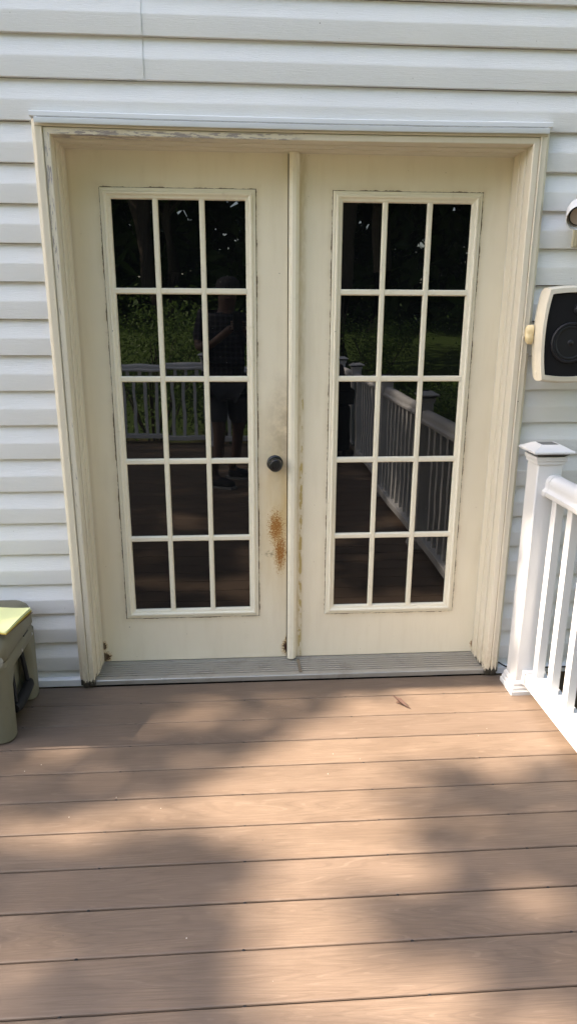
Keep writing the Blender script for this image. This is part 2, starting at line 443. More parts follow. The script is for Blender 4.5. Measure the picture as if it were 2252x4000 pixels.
# hidden fastener heads in the joints
b = MB()
for k in ks:
    for i in range(-6, 4):
        rr = random.Random(k * 31 + i)
        x = -.4505 + .4064 * i + rr.uniform(-.006, .006) ; y = Y_J + PITCH_B * k
        b.lathe([(.0042, -.006), (.0042, -.0014), (.002, -.0009)], (x, y, 0), (0, 0, 1), 8)
tag(b.build('deck_fasteners', MAT['black'], deck), kind='stuff')
b = MB(); b.box(X0, X1, Y_END - .024, Y_END - .002, -.24, -.003); b.build('rim_board', MAT['deck'], deck)
b = MB(); b.box(X1 + .002, X1 + .024, Y_END - .024, -.005, -.24, -.003); b.build('rim_board', MAT['deck'], deck)
for (px, py) in ((1.1, -1.4), (1.1, -2.75), (1.1, -5.2), (-1.2, -5.2), (-3.2, -5.2)):
    b = MB(); b.box(px - .05, px + .05, py - .05, py + .05, -.8, -.212); b.build('support_post', MAT['dark_wood'], deck)

# ------------------------------------------------------------------ house wall with siding
HC = .1257; Z0 = .069                         # course height, lowest butt
wall = thing('house_wall', (0, 0, 0), 'white dutch-lap vinyl clad house wall around the double doors', 'wall')
def course_prof(z, ztop=None):
    pts = [(z + .0005, .0158), (z, .0147), (z - .0002, .0020), (z + .001, .0008), (z + .056, -.0040), (z + .0595, -.0038), (z + .063, -.0030), (z + .067, -.0016), (z + HC - .001, .0160), (z + HC + .005, .0168)]
    if ztop is not None:
        out = [p for p in pts if p[0] < ztop]
        a = out[-1]; bb = pts[len(out)]; t = (ztop - a[0]) / (bb[0] - a[0]); out.append((ztop, a[1] + t * (bb[1] - a[1]))); return out
    return pts
def bottom_cut(pts, zb):
    out = [p for p in pts if p[0] > zb]; i = len(pts) - len(out)
    if i: a, bb = pts[i - 1], out[0]; t = (zb - a[0]) / (bb[0] - a[0]); out.insert(0, (zb, a[1] + t * (bb[1] - a[1])))
    return out
def siding(courses, name='siding_panel', dy=0.0):
    m = MB()
    for (kk, x0, x1, zt) in courses:
        z = Z0 + HC * kk
        pr = course_prof(z, zt)
        if z < 0.0: pr = bottom_cut(pr, .018)
        n = max(2, int((x1 - x0) / .12)); rings = []
        for i in range(n + 1):
            x = x0 + (x1 - x0) * i / n
            rings.append([(x, y - dy + .0012 * mnoise.noise(Vector((x * 1.3, zz * 2.0, 3.1))), zz + .0012 * mnoise.noise(Vector((x * .9, kk * 1.7, 0)))) for zz, y in pr])
        m.loft(rings, False, False)
        if dy: m.add([rings[-1][i] for i in range(len(rings[-1]))] + [(p[0], p[1] + .0045, p[2]) for p in rings[-1]],
                     [(i, i + 1, len(pr) + i + 1, len(pr) + i) for i in range(len(pr) - 1)])
    o = m.build(name, MAT['siding'], wall, smooth=True, angle=25)
    return o
XL, XR = -.700, 1.030
for kk in range(-1, 29, 2):                    # panels: courses kk and kk+1
    za, zb_ = Z0 + HC * kk, Z0 + HC * (kk + 1)
    if zb_ + HC < 2.09 - 0.02 or kk <= 13:
        siding([(kk, -3.4, XL, None), (kk + 1, -3.4, XL, None)]); siding([(kk, XR, 3.4, None), (kk + 1, XR, 3.4, None)])
    elif kk == 15:
        siding([(kk, -3.4, XL, None), (kk, XR, 3.4, None), (kk + 1, -3.4, 3.4, None)])
    elif kk == 17:
        siding([(kk, -3.4, -.337, None), (kk + 1, -3.4, -.337, None)], dy=.0022); siding([(kk, -.36, 3.4, None), (kk + 1, -.36, 3.4, None)])
    else:
        siding([(kk, -3.4, 3.4, None), (kk + 1, -3.4, 3.4, None)])
b = MB()
for (x0, x1) in ((-3.4, -.72), (1.05, 3.4)): b.box(x0, x1, .016, .15, -.5, 3.7)
b.box(-.72, 1.05, .016, .15, 2.11, 3.7); b.box(-.72, 1.05, .016, .15, -.5, .0)
b.build('sheathing', MAT['dark_wood'], wall)
for (x0, x1) in ((-3.4, -.667), (1.031, 3.4)):
    b = MB(); p = [(.0, -.010), (.0, -.0015), (.030, -.003), (.034, -.0005), (.034, .013), (.0, .013)]
    p = [(.002, -.012), (.030, -.0135), (.0335, -.0095), (.036, .003), (.036, .012), (.002, .012)]
    b.extr(p, lambda q: (x0, q[1], q[0]), lambda q: (x1, q[1], q[0])); b.build('starter_strip', MAT['white_trim'], wall)

# ------------------------------------------------------------------ door frame
OX0, OX1, OZ = -.646, .974, 2.034             # opening faces
frame = thing('door_frame', (.16, 0, 0), 'tan painted wooden frame round the double doors, paint flaking to grey wood', 'door frame')
cas = [(.000, .020), (.000, -.0265), (.0025, -.0300), (.0195, -.0310), (.0200, -.0270), (.0225, -.0270), (.0230, -.0345), (.0262, -.0360), (.0275, -.0330), (.0440, -.0335), (.0455, -.0310), (.0460, .0140), (.0, .0140)]
cas = cas[:-2] + [(.0460, .020)]
sag = lambda x: -.0045 * max(0, 1 - ((x - .16) / .86) ** 2)
def vcase(side, mat, prof, name, zt_extra=0):
    m = MB(); rings = []
    zs = [.010 + (OZ - .010) * i / 14 for i in range(15)]
    for z in zs[:-1] + [None]:
        r = []
        for u, y in prof:
            zz = z if z is not None else OZ + min(u, .0225) + zt_extra
            x = (OX0 - u) if side < 0 else (OX1 + u)
            r.append((x + .0010 * mnoise.noise(Vector((zz * 1.1, u * 9, side * 3.0))), y, zz))
        rings.append(r)
    m.loft(rings); return m.build(name, mat, frame, smooth=True, angle=30)
vcase(-1, MAT['trim_side'], cas, 'side_casing'); vcase(1, MAT['trim'], cas, 'side_casing')
def hcase(prof, name, mat, mitre=True, x0=None, x1=None):
    m = MB(); n = 24; rings = []
    for i in range(n + 1):
        t = i / n; r = []
        for u, y in prof:
            e = min(u, .0225)
            a = (OX0 - e) if u < .0226 else OX0 - .046
            c = (OX1 + e) if u < .0226 else OX1 + .046
            x = a + (c - a) * t
            r.append((x, y, OZ + u + sag(x)))
        rings.append(r)
    m.loft(rings); return m.build(name, mat, frame, smooth=True, angle=30)
hcase([p for p in cas[:5]] + [(.0220, -.0270), (.0220, .02)], 'head_casing', MAT['trim_head'])
hcase([(.0232, .02), (.0232, -.0325), (.0260, -.0345), (.0440, -.0335), (.0455, -.0310), (.0460, .02)], 'head_band', MAT['trim'])
# outer metal strips beside the casing
for sd, xx in ((-1, OX0 - .0465), (1, OX1 + .0465)):
    pr = [(0, .012), (0, -.0175), (.0030, -.0190), (.0125, -.0140), (.0145, -.0110), (.0145, .012)]
    segs = [(.006, 2.082)] if sd < 0 else [(.012, 1.335), (1.405, 2.082)]
    for za, zb_ in segs:
        m = MB(); m.extr(pr, lambda p: (xx + sd * p[0], p[1], za), lambda p: (xx + sd * p[0], p[1], zb_)); m.build('edge_strip', MAT['trim'], frame)
def hstrip(prof, x0, x1, name, mat, wob=0):
    m = MB(); n = 26; rings = []
    for i in range(n + 1):
        x = x0 + (x1 - x0) * i / n
        w = wob * mnoise.noise(Vector((x * 9, 1.7, 0)))
        rings.append([(x, y + w, z + sag(x) + w * .6) for z, y in prof])
    m.loft(rings); return m.build(name, mat, frame, smooth=True, angle=30)
hstrip([(2.0815, .0), (2.0815, -.0420), (2.0800, -.0445), (2.0675, -.0460), (2.0640, -.0452), (2.0640, -.0432), (2.0790, -.0420), (2.0795, 0)], -.690, 1.020, 'drip_edge', MAT['flash'], .0006)
hstrip([(2.0830, -.038), (2.0818, -.0432), (2.0838, -.0425), (2.0858, -.036), (2.0848, -.033)], -.680, 1.012, 'caulk_bead', MAT['caulk'], .0035)
hstrip([(2.0862, .006), (2.0862, -.0280), (2.0885, -.0300), (2.1005, -.0300), (2.1030, -.0270), (2.1030, .006)], -.7075, 1.036, 'head_flange', MAT['white_trim'])
# jambs: outer face, small step, stop
def jamb(side):
    pr = [(.002, .0205), (-.0045, .0215), (-.0060, .0240), (-.0060, .0650), (-.0040, .0680), (-.0085, .0700), (-.0085, .1150), (-.0115, .1165), (-.0115, .1200), (.030, .1200), (.030, .0205)]
    m = MB()
    f = (lambda z: (lambda p: (OX0 - p[0] if side < 0 else OX1 + p[0], p[1], z)))
    m.extr(pr, f(.010), f(OZ + .004)); return m.build('side_jamb', MAT['trim'], frame)
jamb(-1); jamb(1)
pr = [(.002, .0205), (-.0045, .0215), (-.0060, .0240), (-.0060, .0650), (-.0040, .0680), (-.0085, .0700), (-.0085, .1150), (-.0115, .1165), (-.0115, .1200), (.030, .1200), (.030, .0205)]
m = MB(); m.extr(pr, lambda p: (OX0 - .0, p[1], OZ + p[0] - .002), lambda p: (OX1 + .0, p[1], OZ + p[0] - .002)); m.build('head_jamb', MAT['trim'], frame)
# threshold
sp = [(-.012, .0025), (-.0135, .004), (-.0135, .0215), (-.011, .0245), (-.004, .0250)]
y = .004
for i in range(7):
    z = .0252 + (.0350 - .0252) * i / 6.5
    sp += [(y, z), (y + .0092, z + .0008), (y + .0098, z - .0050), (y + .0148, z - .0050)]
    y += .0152
sp += [(.1125, .0365), (.150, .0375), (.150, .006)]
m = MB(); m.extr(sp, lambda p: (OX0 - .003 if p[0] > .01 else OX0 - .006, p[0], p[1]), lambda p: (OX1 + .003 if p[0] > .01 else OX1 + .003, p[0], p[1]))
m.build('threshold', MAT['sill'], frame, smooth=False)
m = MB(); m.add([(.190, .004, .0282), (.203, .004, .0282), (.198, .100, .0372), (.186, .100, .0372), (.190, .004, .0262), (.203, .004, .0262), (.198, .100, .0345), (.186, .100, .0345)],
                [(0, 1, 2, 3), (4, 7, 6, 5), (0, 4, 5, 1), (1, 5, 6, 2), (2, 6, 7, 3), (3, 7, 4, 0)]); m.build('tape_strip', MAT['tape'], frame)
m = MB(); m.box(OX0, OX1, .006, .14, -.02, .0055); m.build('sill_gap_shadow', MAT['gap'], frame)  # near-black box stands for the shadow in the gap under the threshold

# ------------------------------------------------------------------ doors
PW, PH, MW, MH = .146, .2972, .0205, .0225
def lite(door, lx, lz0, yf, slab_mat):
    W_, H_ = .552, 1.663
    # frame: mitred profile round the opening (u inward, y)
    pf = [(0, .004), (0, -.0035), (.0016, -.0055), (.0080, -.0070), (.0105, -.0060), (.0115, -.0085), (.0145, -.0120), (.0195, -.0120), (.0225, -.0095), (.0240, -.0055), (.0335, -.0030), (.0350, -.0010), (.0370, .0040), (.0370, .012), (.0, .012)]
    fo = thing('lite_frame', (lx, yf, lz0)); fo.parent = door; fo.location = Vector((lx, yf, lz0)) - door.location
    def corner(k, u, y):
        x0, x1, z0, z1 = lx + u, lx + W_ - u, lz0 + u, lz0 + H_ - u
        return [(x0, yf + y, z0), (x1, yf + y, z0), (x1, yf + y, z1), (x0, yf + y, z1)][k]
    m = MB()
    for k in range(4):
        m.loft([[corner(k, u, y) for u, y in pf], [corner((k + 1) % 4, u, y) for u, y in pf]], False)
    rail = m.build('frame_moulding', MAT['frame'], fo, smooth=True, angle=28)
    gx, gz = lx + .037, lz0 + .044
    gy = yf + .009
    tw = W_ - .074; th_ = H_ - .081
    def bar_prof(w): return [(-w / 2, .008), (-w / 2 + .0008, -.001), (-w / 2 + .0042, -.0052), (w / 2 - .0042, -.0052), (w / 2 - .0008, -.001), (w / 2, .008)]
    pw = (tw - 2 * MW) / 3; ph = (th_ - 4 * MH + .004) / 5
    gz = lz0 + .038
    for i in (1, 2):
        xc = gx + pw * i + MW * (i - .5); m = MB(); pr = bar_prof(MW)
        m.extr(pr, lambda p: (xc + p[0], yf + p[1], gz - .004), lambda p: (xc + p[0], yf + p[1], gz + 5 * ph + 4 * MH + .004)); m.build('muntin', MAT['frame'], fo, smooth=False)
    for j in range(1, 5):
        zc = gz + ph * j + MH * (j - .5); m = MB(); pr = [(a, bb + .0006) for a, bb in bar_prof(MH)]
        for i in range(3):
            xa = gx + i * (pw + MW); xb = xa + pw
            e0 = -.003 if i == 0 else -.002; e1 = .003 if i == 2 else .002
            m.extr(pr, lambda p: (xa + e0, yf + p[1], zc + p[0]), lambda p: (xb + e1, yf + p[1], zc + p[0]))
        m.build('muntin', MAT['frame'], fo, smooth=False)
    for j in range(5):
        for i in range(3):
            xa = gx + i * (pw + MW); za = gz + j * (ph + MH); rr = random.Random(i * 7 + j + int(lx * 100))
            tx, tz = rr.uniform(-.0005, .0005), rr.uniform(-.0004, .0004)
            m = MB(); x0, x1, z0, z1 = xa - .003, xa + pw + .003, za - .003, za + ph + .003
            ys = [gy - tx - tz, gy + tx - tz, gy + tx + tz, gy - tx + tz]
            cs = [(x0, z0), (x1, z0), (x1, z1), (x0, z1)]
            vs = [(cx, yy, cz) for (cx, cz), yy in zip(cs, ys)] + [(cx, yy + .004, cz) for (cx, cz), yy in zip(cs, ys)]
            m.add(vs, [(0, 1, 2, 3), (7, 6, 5, 4), (0, 4, 5, 1), (1, 5, 6, 2), (2, 6, 7, 3), (3, 7, 4, 0)])
            m.build('pane', MAT['glass'], fo, smooth=False)
    return fo
YD = .122
def slab(door, x0, x1, lx, mat):
    m = MB(); z0, z1 = .0385, 2.0305; a0, a1, c0, c1 = lx + .02, lx + .532, .258, 1.881
    for (p, q, r, s_) in ((x0, a0, z0, z1), (a1, x1, z0, z1), (a0, a1, z0, c0), (a0, a1, c1, z1)): pass
    o = [(x0, z0), (x1, z0), (x1, z1), (x0, z1)]; i_ = [(a0, c0), (a1, c0), (a1, c1), (a0, c1)]
    vs = [(x, YD, z) for x, z in o + i_] + [(x, YD + .044, z) for x, z in o + i_]; fs = []
    for k in range(4):
        n = (k + 1) % 4
        fs += [(k, n, 4 + n, 4 + k), (8 + k, 12 + k, 12 + n, 8 + n), (k, 8 + k, 8 + n, n), (4 + k, 4 + n, 12 + n, 12 + k)]
    m.add(vs, fs); return m.build('door_slab', mat, door, bevel=.0015, seg=2)
dl = thing('french_door', (-.65, YD, .03), 'left cream door leaf with the dark knob and a rust patch below it', 'door', 'glazed leaves of the double door')
slab(dl, -.650, .1435, -.526, MAT['door_l']); lite(dl, -.526, .238, YD, None)
m = MB(); m.box(-.648, .142, YD + .004, YD + .04, .0355, .0380); m.build('door_sweep', MAT['rubber'], dl)
kn = thing('door_knob', (.095, YD, .898)); kn.parent = dl; kn.location = Vector((.095, YD, .898)) - dl.location
KC = (.095, YD, .898)
m = MB(); m.lathe([(.0325, -.002), (.0325, .003), (.0305, .006), (.026, .0085), (.0155, .011), (.013, .016), (.0125, .024)], KC, (0, -1, 0), 40); m.build('rosette', MAT['bronze'], kn)
m = MB(); m.lathe([(.0125, .022), (.018, .026), (.0245, .032), (.0270, .039), (.0268, .046), (.0245, .052), (.0205, .0555), (.0195, .0545), (.0165, .0550), (.0155, .0565), (.0100, .0570), (.0002, .0570)], KC, (0, -1, 0), 40); m.build('knob_grip', MAT['bronze'], kn)
m = MB(); m.box(.0935, .0965, YD - .0583, YD - .0572, .891, .905); m.build('keyhole', MAT['black'], kn)
dr = thing('french_door', (.15, YD, .03), 'right cream door leaf with centre astragal and yellow flaked paint strip', 'door', 'glazed leaves of the double door')
slab(dr, .1505, .982, .308, MAT['door_r']); lite(dr, .308, .238, YD, None)
m = MB(); m.box(.152, .980, YD + .004, YD + .04, .0355, .0380); m.build('door_sweep', MAT['rubber'], dr)
ap = [(.1485, YD - .001), (.1465, YD - .004), (.1465, YD - .020), (.149, YD - .0235), (.1525, YD - .0245), (.154, YD - .0275), (.158, YD - .0300), (.171, YD - .0300), (.1745, YD - .0275), (.176, YD - .0215), (.180, YD - .0200), (.1835, YD - .0170), (.1845, YD - .004), (.183, YD - .001)]
m = MB(); m.extr(ap, lambda p: (p[0], p[1], .0415), lambda p: (p[0], p[1], 2.0225)); m.build('astragal', MAT['frame'], dr, smooth=True, angle=25)
m = MB(); m.box(.1440, .1500, YD + .010, YD + .05, .04, 2.03); m.build('weatherstrip', MAT['gap'], dr)
room = MB(); room.box(-.70, 1.03, .19, .20, 0, 2.1); room.build('dark_room_sheet', MAT['gap'], frame)  # near-black sheet added in place of the unlit room behind the doors

# ------------------------------------------------------------------ railing
def post(cx, cy, label):
    t = thing('railing_post', (cx, cy, 0), label, 'railing post', 'white railing posts with solar caps')
    h = .0475
    m = MB(); m.box(cx - h, cx + h, cy - h, cy + h, .002, .95); m.build('post_sleeve', MAT['vinyl'], t, bevel=.006, seg=3)
    def sq(r, z): return [(cx - r, cy - r, z), (cx + r, cy - r, z), (cx + r, cy + r, z), (cx - r, cy + r, z)]
    m = MB(); m.loft([sq(.0640, .0), sq(.0640, .016), sq(.0600, .019), sq(.0590, .030), sq(.0555, .036), sq(.0550, .046), sq(.0515, .054), sq(.0490, .058)]); m.build('base_trim', MAT['vinyl'], t, smooth=False, bevel=.0008)
    m = MB(); m.loft([sq(.0500, .944), sq(.0530, .946), sq(.0530, .956), sq(.0570, .9585), sq(.0580, .974)]); m.build('cap_collar', MAT['vinyl'], t, smooth=False, bevel=.0008)
    m = MB(); m.loft([sq(.0490, .9742), sq(.0690, .9905)]); m.build('lantern', MAT['smoke'], t, smooth=False)
    m = MB(); m.loft([sq(.0700, .9880), sq(.0760, .9885), sq(.0765, .9950), sq(.0700, .9995), sq(.0680, 1.0000), sq(.0370, 1.0160)]); m.build('cap_roof', MAT['vinyl'], t, smooth=False, bevel=.0008)
    m = MB(); m.loft([sq(.0300, 1.0158), sq(.0300, 1.0166)]); m.build('solar_panel', MAT['solar'], t, smooth=False)
    return t
bal_mesh = None
def section(p0, p1, label):
    """railing between two post faces, p0 -> p1 (x, y)"""
    global bal_mesh
    a = Vector((p0[0], p0[1], 0)); d = Vector((p1[0], p1[1], 0)) - a; L = d.length; d.normalize(); s_ = Vector((-d.y, d.x, 0))
    t = thing('railing_section', a, label, 'railing', 'white railing sections along the deck')
    F = lambda u: (lambda p: a + d * u + s_ * p[0] + Vector((0, 0, p[1])))
    low = [(-.041, .052), (.041, .052), (.042, .055), (.042, .101), (.038, .1035), (-.038, .1035), (-.042, .101), (-.042, .055)]
    m = MB(); m.extr(low, F(.028), F(L - .028)); m.build('bottom_rail', MAT['vinyl'], t, smooth=True, angle=25)
    top = [(-.040, .830), (.040, .830), (.042, .833), (.042, .848), (.038, .852), (.034, .856), (.0305, .862), (.0320, .873), (.0300, .886), (.0240, .897), (.0140, .9035), (0, .9055),
           (-.0140, .9035), (-.0240, .897), (-.0300, .886), (-.0320, .873), (-.0305, .862), (-.034, .856), (-.038, .852), (-.042, .848), (-.042, .833)]
    m = MB(); m.extr(top, F(.026), F(L - .026)); m.build('top_rail', MAT['vinyl'], t, smooth=True, angle=40)
    def sc(pr, cz, k): return [(x * k, cz + (z - cz) * k) for x, z in pr]
    for u0, u1 in ((0, .0262), (L - .0262, L)):
        m = MB(); m.extr(sc(top, .872, 1.055), F(u0), F(u1)); m.build('rail_bracket', MAT['vinyl'], t, smooth=True, angle=40)
        m = MB(); m.extr(sc(low, .078, 1.09), F(u0), F(u1)); m.build('rail_bracket', MAT['vinyl'], t, bevel=.002)
    n = max(1, int(round((L - .06) / .1235))); step = .1235
    if bal_mesh is None:
        m = MB(); m.box(-.0165, .0165, -.0175, .0175, .1025, .831); ob = m.build('baluster', MAT['vinyl'], None, bevel=.0025); bal_mesh = ob
        first = True
    else: first = False
    u = .049
    while u < L - .03:
        o = bal_mesh if first else bal_mesh.copy()
        if not first: COL.objects.link(o)
        first = False
        o.parent = t; o.location = d * u; o.rotation_euler = (0, 0, math.atan2(d.y, d.x) - pi / 2)
        u += step
    return t
PX = 1.0925
posts = [(PX, -.125), (PX + .022, -1.40), (PX + .03, -2.75), (PX + .03, -4.10), (PX + .03, -5.25)]
plab = ['white railing post against the wall right of the doors', 'white railing post, first one out from the wall', 'white railing post level with the photographer', 'white railing post beside the black grill', 'white corner railing post at the far end of the deck']
for (x, y), l in zip(posts, plab): post(x, y, l)
slab_ = ['white railing section next to the door wall at the right edge', 'second white railing section from the wall', 'third white railing section from the wall', 'last white railing section before the deck corner']
h = .0475
for i in range(4):
    off = .016 if i == 0 else .01
    section((posts[i][0] + off + .006, posts[i][1] - h), (posts[i + 1][0] + .008, posts[i + 1][1] + h), slab_[i])
fx = [PX + .03, -.42, -1.95, -3.2]
for i, l in ((1, 'white railing post midway along the far rail'), (2, 'white railing post left of midway on the far rail'), (3, 'white railing post at the far left deck corner')): post(fx[i], -5.25, l)
for i, l in enumerate(('far railing section nearest the right corner', 'far railing section in the middle of the deck edge', 'far railing section nearest the left corner')):
    section((fx[i] - h, -5.25), (fx[i + 1] + h, -5.25), 'white ' + l)

# ------------------------------------------------------------------ cooler
CX1, CX0, CY0, CY1 = -.858, -1.55, -.408, -.030
cool = thing('cooler', (CX0 / 2 + CX1 / 2, -.22, 0), 'olive tan hard-sided cooler box by the wall left of the doors', 'cooler')
def rrect(x0, x1, y0, y1, r, z, n=6):
    out = []
    for cx, cy, a0 in ((x1 - r, y0 + r, -90), (x1 - r, y1 - r, 0), (x0 + r, y1 - r, 90), (x0 + r, y0 + r, 180)):
        for i in range(n + 1):
            a = radians(a0 + 90 * i / n); out.append((cx + r * cos(a), cy + r * sin(a), z))
    return out
def taper(z): return .003 * (1 - min(1, z / .30))
# body as a loft with the end recess cut by shaping: core + corner columns + top band
m = MB()
m.loft([rrect(CX0 + .03, CX1 - .050, CY0 + .004, CY1 - .02, .04, z) for z in (.016, .03, .30)])
ob = m.build('body_core', MAT['cooler'], cool, smooth=True)
m = MB()
def col(y0, y1, r):
    rings = []
    for z in (0.002, .008, .10, .20, .262, .29):
        k = taper(z); e = .012 if z < .005 else 0.0
        # columns widen into the band (arched recess)
        g = 0 if z < .17 else (z - .17) / .10
        ya, yb_ = (y0, y1 + .05 * g * g) if y0 < -.3 else (y0 - .03 * g * g, y1)
        rings.append(rrect(CX1 - .13, CX1 - k - e, ya + (k if y0 < -.3 else 0) + e, yb_ - (k if y1 > -.1 else 0) - e, min(r, (yb_ - ya) * .42), z))
    m.loft(rings)
col(CY0, CY0 + .105, .045); col(CY1 - .090, CY1, .030)
m.build('corner_leg', MAT['cooler'], cool, smooth=True, angle=50)
m = MB(); m.loft([rrect(CX0, CX1 - .003, CY0 + .003, CY1 - .003, .05, .258), rrect(CX0, CX1, CY0, CY1, .05, .266), rrect(CX0, CX1, CY0, CY1, .05, .300), rrect(CX0, CX1 - .004, CY0 + .004, CY1 - .004, .047, .309)])
m.build('rim_band', MAT['cooler'], cool, smooth=True, angle=50)
m = MB(); m.loft([rrect(CX0, CX1 - .007, CY0 + .006, CY1 - .006, .045, .308), rrect(CX0, CX1 - .007, CY0 + .006, CY1 - .006, .045, .314)]); m.build('gasket', MAT['rubber'], cool)
m = MB(); m.loft([rrect(CX0, CX1 - .002, CY0 + .001, CY1 - .002, .05, .3135), rrect(CX0, CX1 + .003, CY0 - .005, CY1 + .001, .052, .320), rrect(CX0, CX1 + .001, CY0 - .003, CY1, .052, .372),
                  rrect(CX0, CX1 - .006, CY0 + .004, CY1 - .006, .052, .392), rrect(CX0, CX1 - .018, CY0 + .016, CY1 - .018, .050, .404), rrect(CX0, CX1 - .036, CY0 + .035, CY1 - .036, .045, .410), rrect(CX0 + .05, CX1 - .10, CY0 + .09, CY1 - .10, .03, .412)])
lid = m.build('lid', MAT['cooler'], cool, smooth=True, angle=60)
for (yy, zz) in ((-.083, .276), (-.212, .272)):
    m = MB(); m.lathe([(.0065, -.002), (.0065, .0015), (.004, .003)], (CX1, yy, zz), (1, 0, 0), 14); m.build('rivet', MAT['steel'], cool)
m = MB(); m.box(CX1 - .004, CX1 + .0012, -.175, -.125, .3095, .3145); m.build('lid_slot', MAT['black'], cool)
# rope and grip of the end handle
m = MB(); xs = CX1 - .028
m.tube([(xs, -.150, .262), (xs + .002, -.142, .21), (xs + .006, -.134, .15), (xs + .010, -.132, .10)], .0085, 8); m.build('handle_strap', MAT['rubber'], cool)
m = MB(); m.tube([(xs, -.262, .262), (xs + .004, -.272, .20), (xs + .010, -.280, .10)], .0085, 8); m.build('handle_strap', MAT['rubber'], cool)
m = MB(); m.tube([(xs + .010, -.118, .092), (xs + .014, -.135, .088), (xs + .014, -.21, .080), (xs + .014, -.278, .078), (xs + .010, -.296, .080)], [.016, .020, .021, .020, .016], 12); m.build('handle_grip', MAT['black'], cool)
# broken front corner of the lid
m = MB(); m.lathe([(.021, -.004), (.024, 0), (.020, .005), (.010, .0075), (.001, .008)], (CX1 - .024, CY0 + .004, .325), (.35, -.75, .55), 12); o = m.build('worn_corner', MAT['chip'], cool)
m = MB(); rr = random.Random(3)
for i in range(14):
    c = Vector((CX1 - .024, CY0 - .003, .330)) + Vector((rr.gauss(0, .008), rr.gauss(0, .003), rr.gauss(0, .005)))
    m.lathe([(.001, -.003), (rr.uniform(.002, .0045), 0), (.001, .003)], c, (rr.random() - .5, -1, rr.random()), 6)
o = m.build('rusty_bits', MAT['rustbit'], cool)
# yellow paper pad
pad = thing('paper_pad', (-1.0, -.25, .41), 'curled yellow paper pad lying on the olive cooler lid', 'notepad')
def sheet(name, dz, mat, grow, curl, th):
    m = MB(); nu, nv = 14, 10; top = []
    A, B_, C_, D_ = Vector((-1.20, -.065, 0)), Vector((-.812, -.200, 0)), Vector((-.850, -.372, 0)), Vector((-1.24, -.24, 0))
    ctr = (A + B_ + C_ + D_) / 4
    for j in range(nv + 1):
        for i in range(nu + 1):
            u, v = i / nu, j / nv
            p = (A * (1 - u) + B_ * u) * (1 - v) + (D_ * (1 - u) + C_ * u) * v
            p = ctr + (p - ctr) * grow
            z = .4135 + dz + curl * ((max(0, u - .45) / .55) ** 2.2) * .014 * (1 - .75 * v) + (-1) * curl * .004 * max(0, v - .6) + .0015 * sin(u * 7 + v * 4) * curl
            top.append(Vector((p.x, p.y, z)))
    n = len(top); vs = top + [v - Vector((0, 0, th)) for v in top]; fs = []
    for j in range(nv):
        for i in range(nu):
            a = j * (nu + 1) + i
            fs += [(a, a + 1, a + nu + 2, a + nu + 1), (n + a, n + a + nu + 1, n + a + nu + 2, n + a + 1)]
    ring = [i for i in range(nu + 1)] + [j * (nu + 1) + nu for j in range(1, nv + 1)] + [nv * (nu + 1) + i for i in range(nu - 1, -1, -1)] + [j * (nu + 1) for j in range(nv - 1, 0, -1)]
    for a, c in zip(ring, ring[1:] + ring[:1]): fs.append((a, n + a, n + c, c))
    m.add(vs, fs); return m.build(name, mat, pad, smooth=True, angle=60)
sheet('backing_card', 0.0, MAT['board'], 1.02, .25, .0012)
sheet('lower_sheets', .003, MAT['paper2'], 1.01, .6, .0025)
sheet('lower_sheets', .0062, MAT['paper'], 1.005, .8, .0020)
sheet('top_sheet', .0085, MAT['paper'], .992, 1.0, .0006)

# ------------------------------------------------------------------ speaker
SX, SZ = 1.118, 1.405
spk = thing('wall_speaker', (SX, 0, SZ), 'aged beige outdoor loudspeaker with black baffle on the siding', 'speaker')
def barrel(k, y, hw=.1120, hh=.158, dz=0):
    out = []; n = 12
    def ex(t): return 1 - .135 * abs(t) ** 2.2
    for i in range(n + 1):
        t = -1 + 2 * i / n; out.append((SX + hw * k * ex(t), y, SZ + dz + hh * k * t))
    for i in range(1, n):
        t = 1 - 2 * i / n; out.append((SX + hw * k * .865 * t, y, SZ + dz + hh * k * (1 + .05 * (1 - t * t))))
    for i in range(n + 1):
        t = 1 - 2 * i / n; out.append((SX - hw * k * ex(t), y, SZ + dz + hh * k * t))
    for i in range(1, n):
        t = -1 + 2 * i / n; out.append((SX + hw * k * .865 * t, y, SZ + dz - hh * k * (1 + .05 * (1 - t * t))))
    return out
m = MB(); m.loft([barrel(.78, -.055), barrel(.93, -.085), barrel(1.0, -.125), barrel(1.005, -.150), barrel(.985, -.166), barrel(.955, -.172), barrel(.865, -.1735), barrel(.855, -.160)], True); m.build('cabinet', MAT['beige'], spk, smooth=True, angle=28)
m = MB(); m.loft([barrel(.857, -.166), barrel(.857, -.1615)]); m.build('baffle', MAT['baffle'], spk, smooth=False)
wc = (SX - .002, -.167, SZ - .026)
m = MB(); m.lathe([(.0700, -.003), (.0700, .003), (.067, .0065), (.062, .0065), (.059, .003)], wc, (0, -1, 0), 40); m.build('woofer_ring', MAT['cone'], spk)
m = MB(); m.lathe([(.0600, .0035), (.056, .0060), (.051, .0050), (.048, .001), (.016, -.006), (.0150, -.004), (.011, .003), (.004, .006), (.0002, .0064)], wc, (0, -1, 0), 40, False); m.build('woofer', MAT['cone'], spk, smooth=True, angle=60)
tc_ = (SX + .016, -.167, SZ + .088)
m = MB(); m.lathe([(.0190, -.002), (.0190, .002), (.0155, .003), (.0150, .001), (.013, .004), (.008, .0075), (.0002, .0088)], tc_, (0, -1, 0), 28); m.build('tweeter', MAT['cone'], spk)
for zz, xx in ((SZ + .128, -.0945), (SZ - .128, -.0965)):
    m = MB(); m.lathe([(.011, -.004), (.0105, .001), (.007, .0045), (.0003, .006)], (SX + xx, -.146, zz), (-.75, -.66, 0), 16); o = m.build('corner_cap', MAT['beige'], spk)
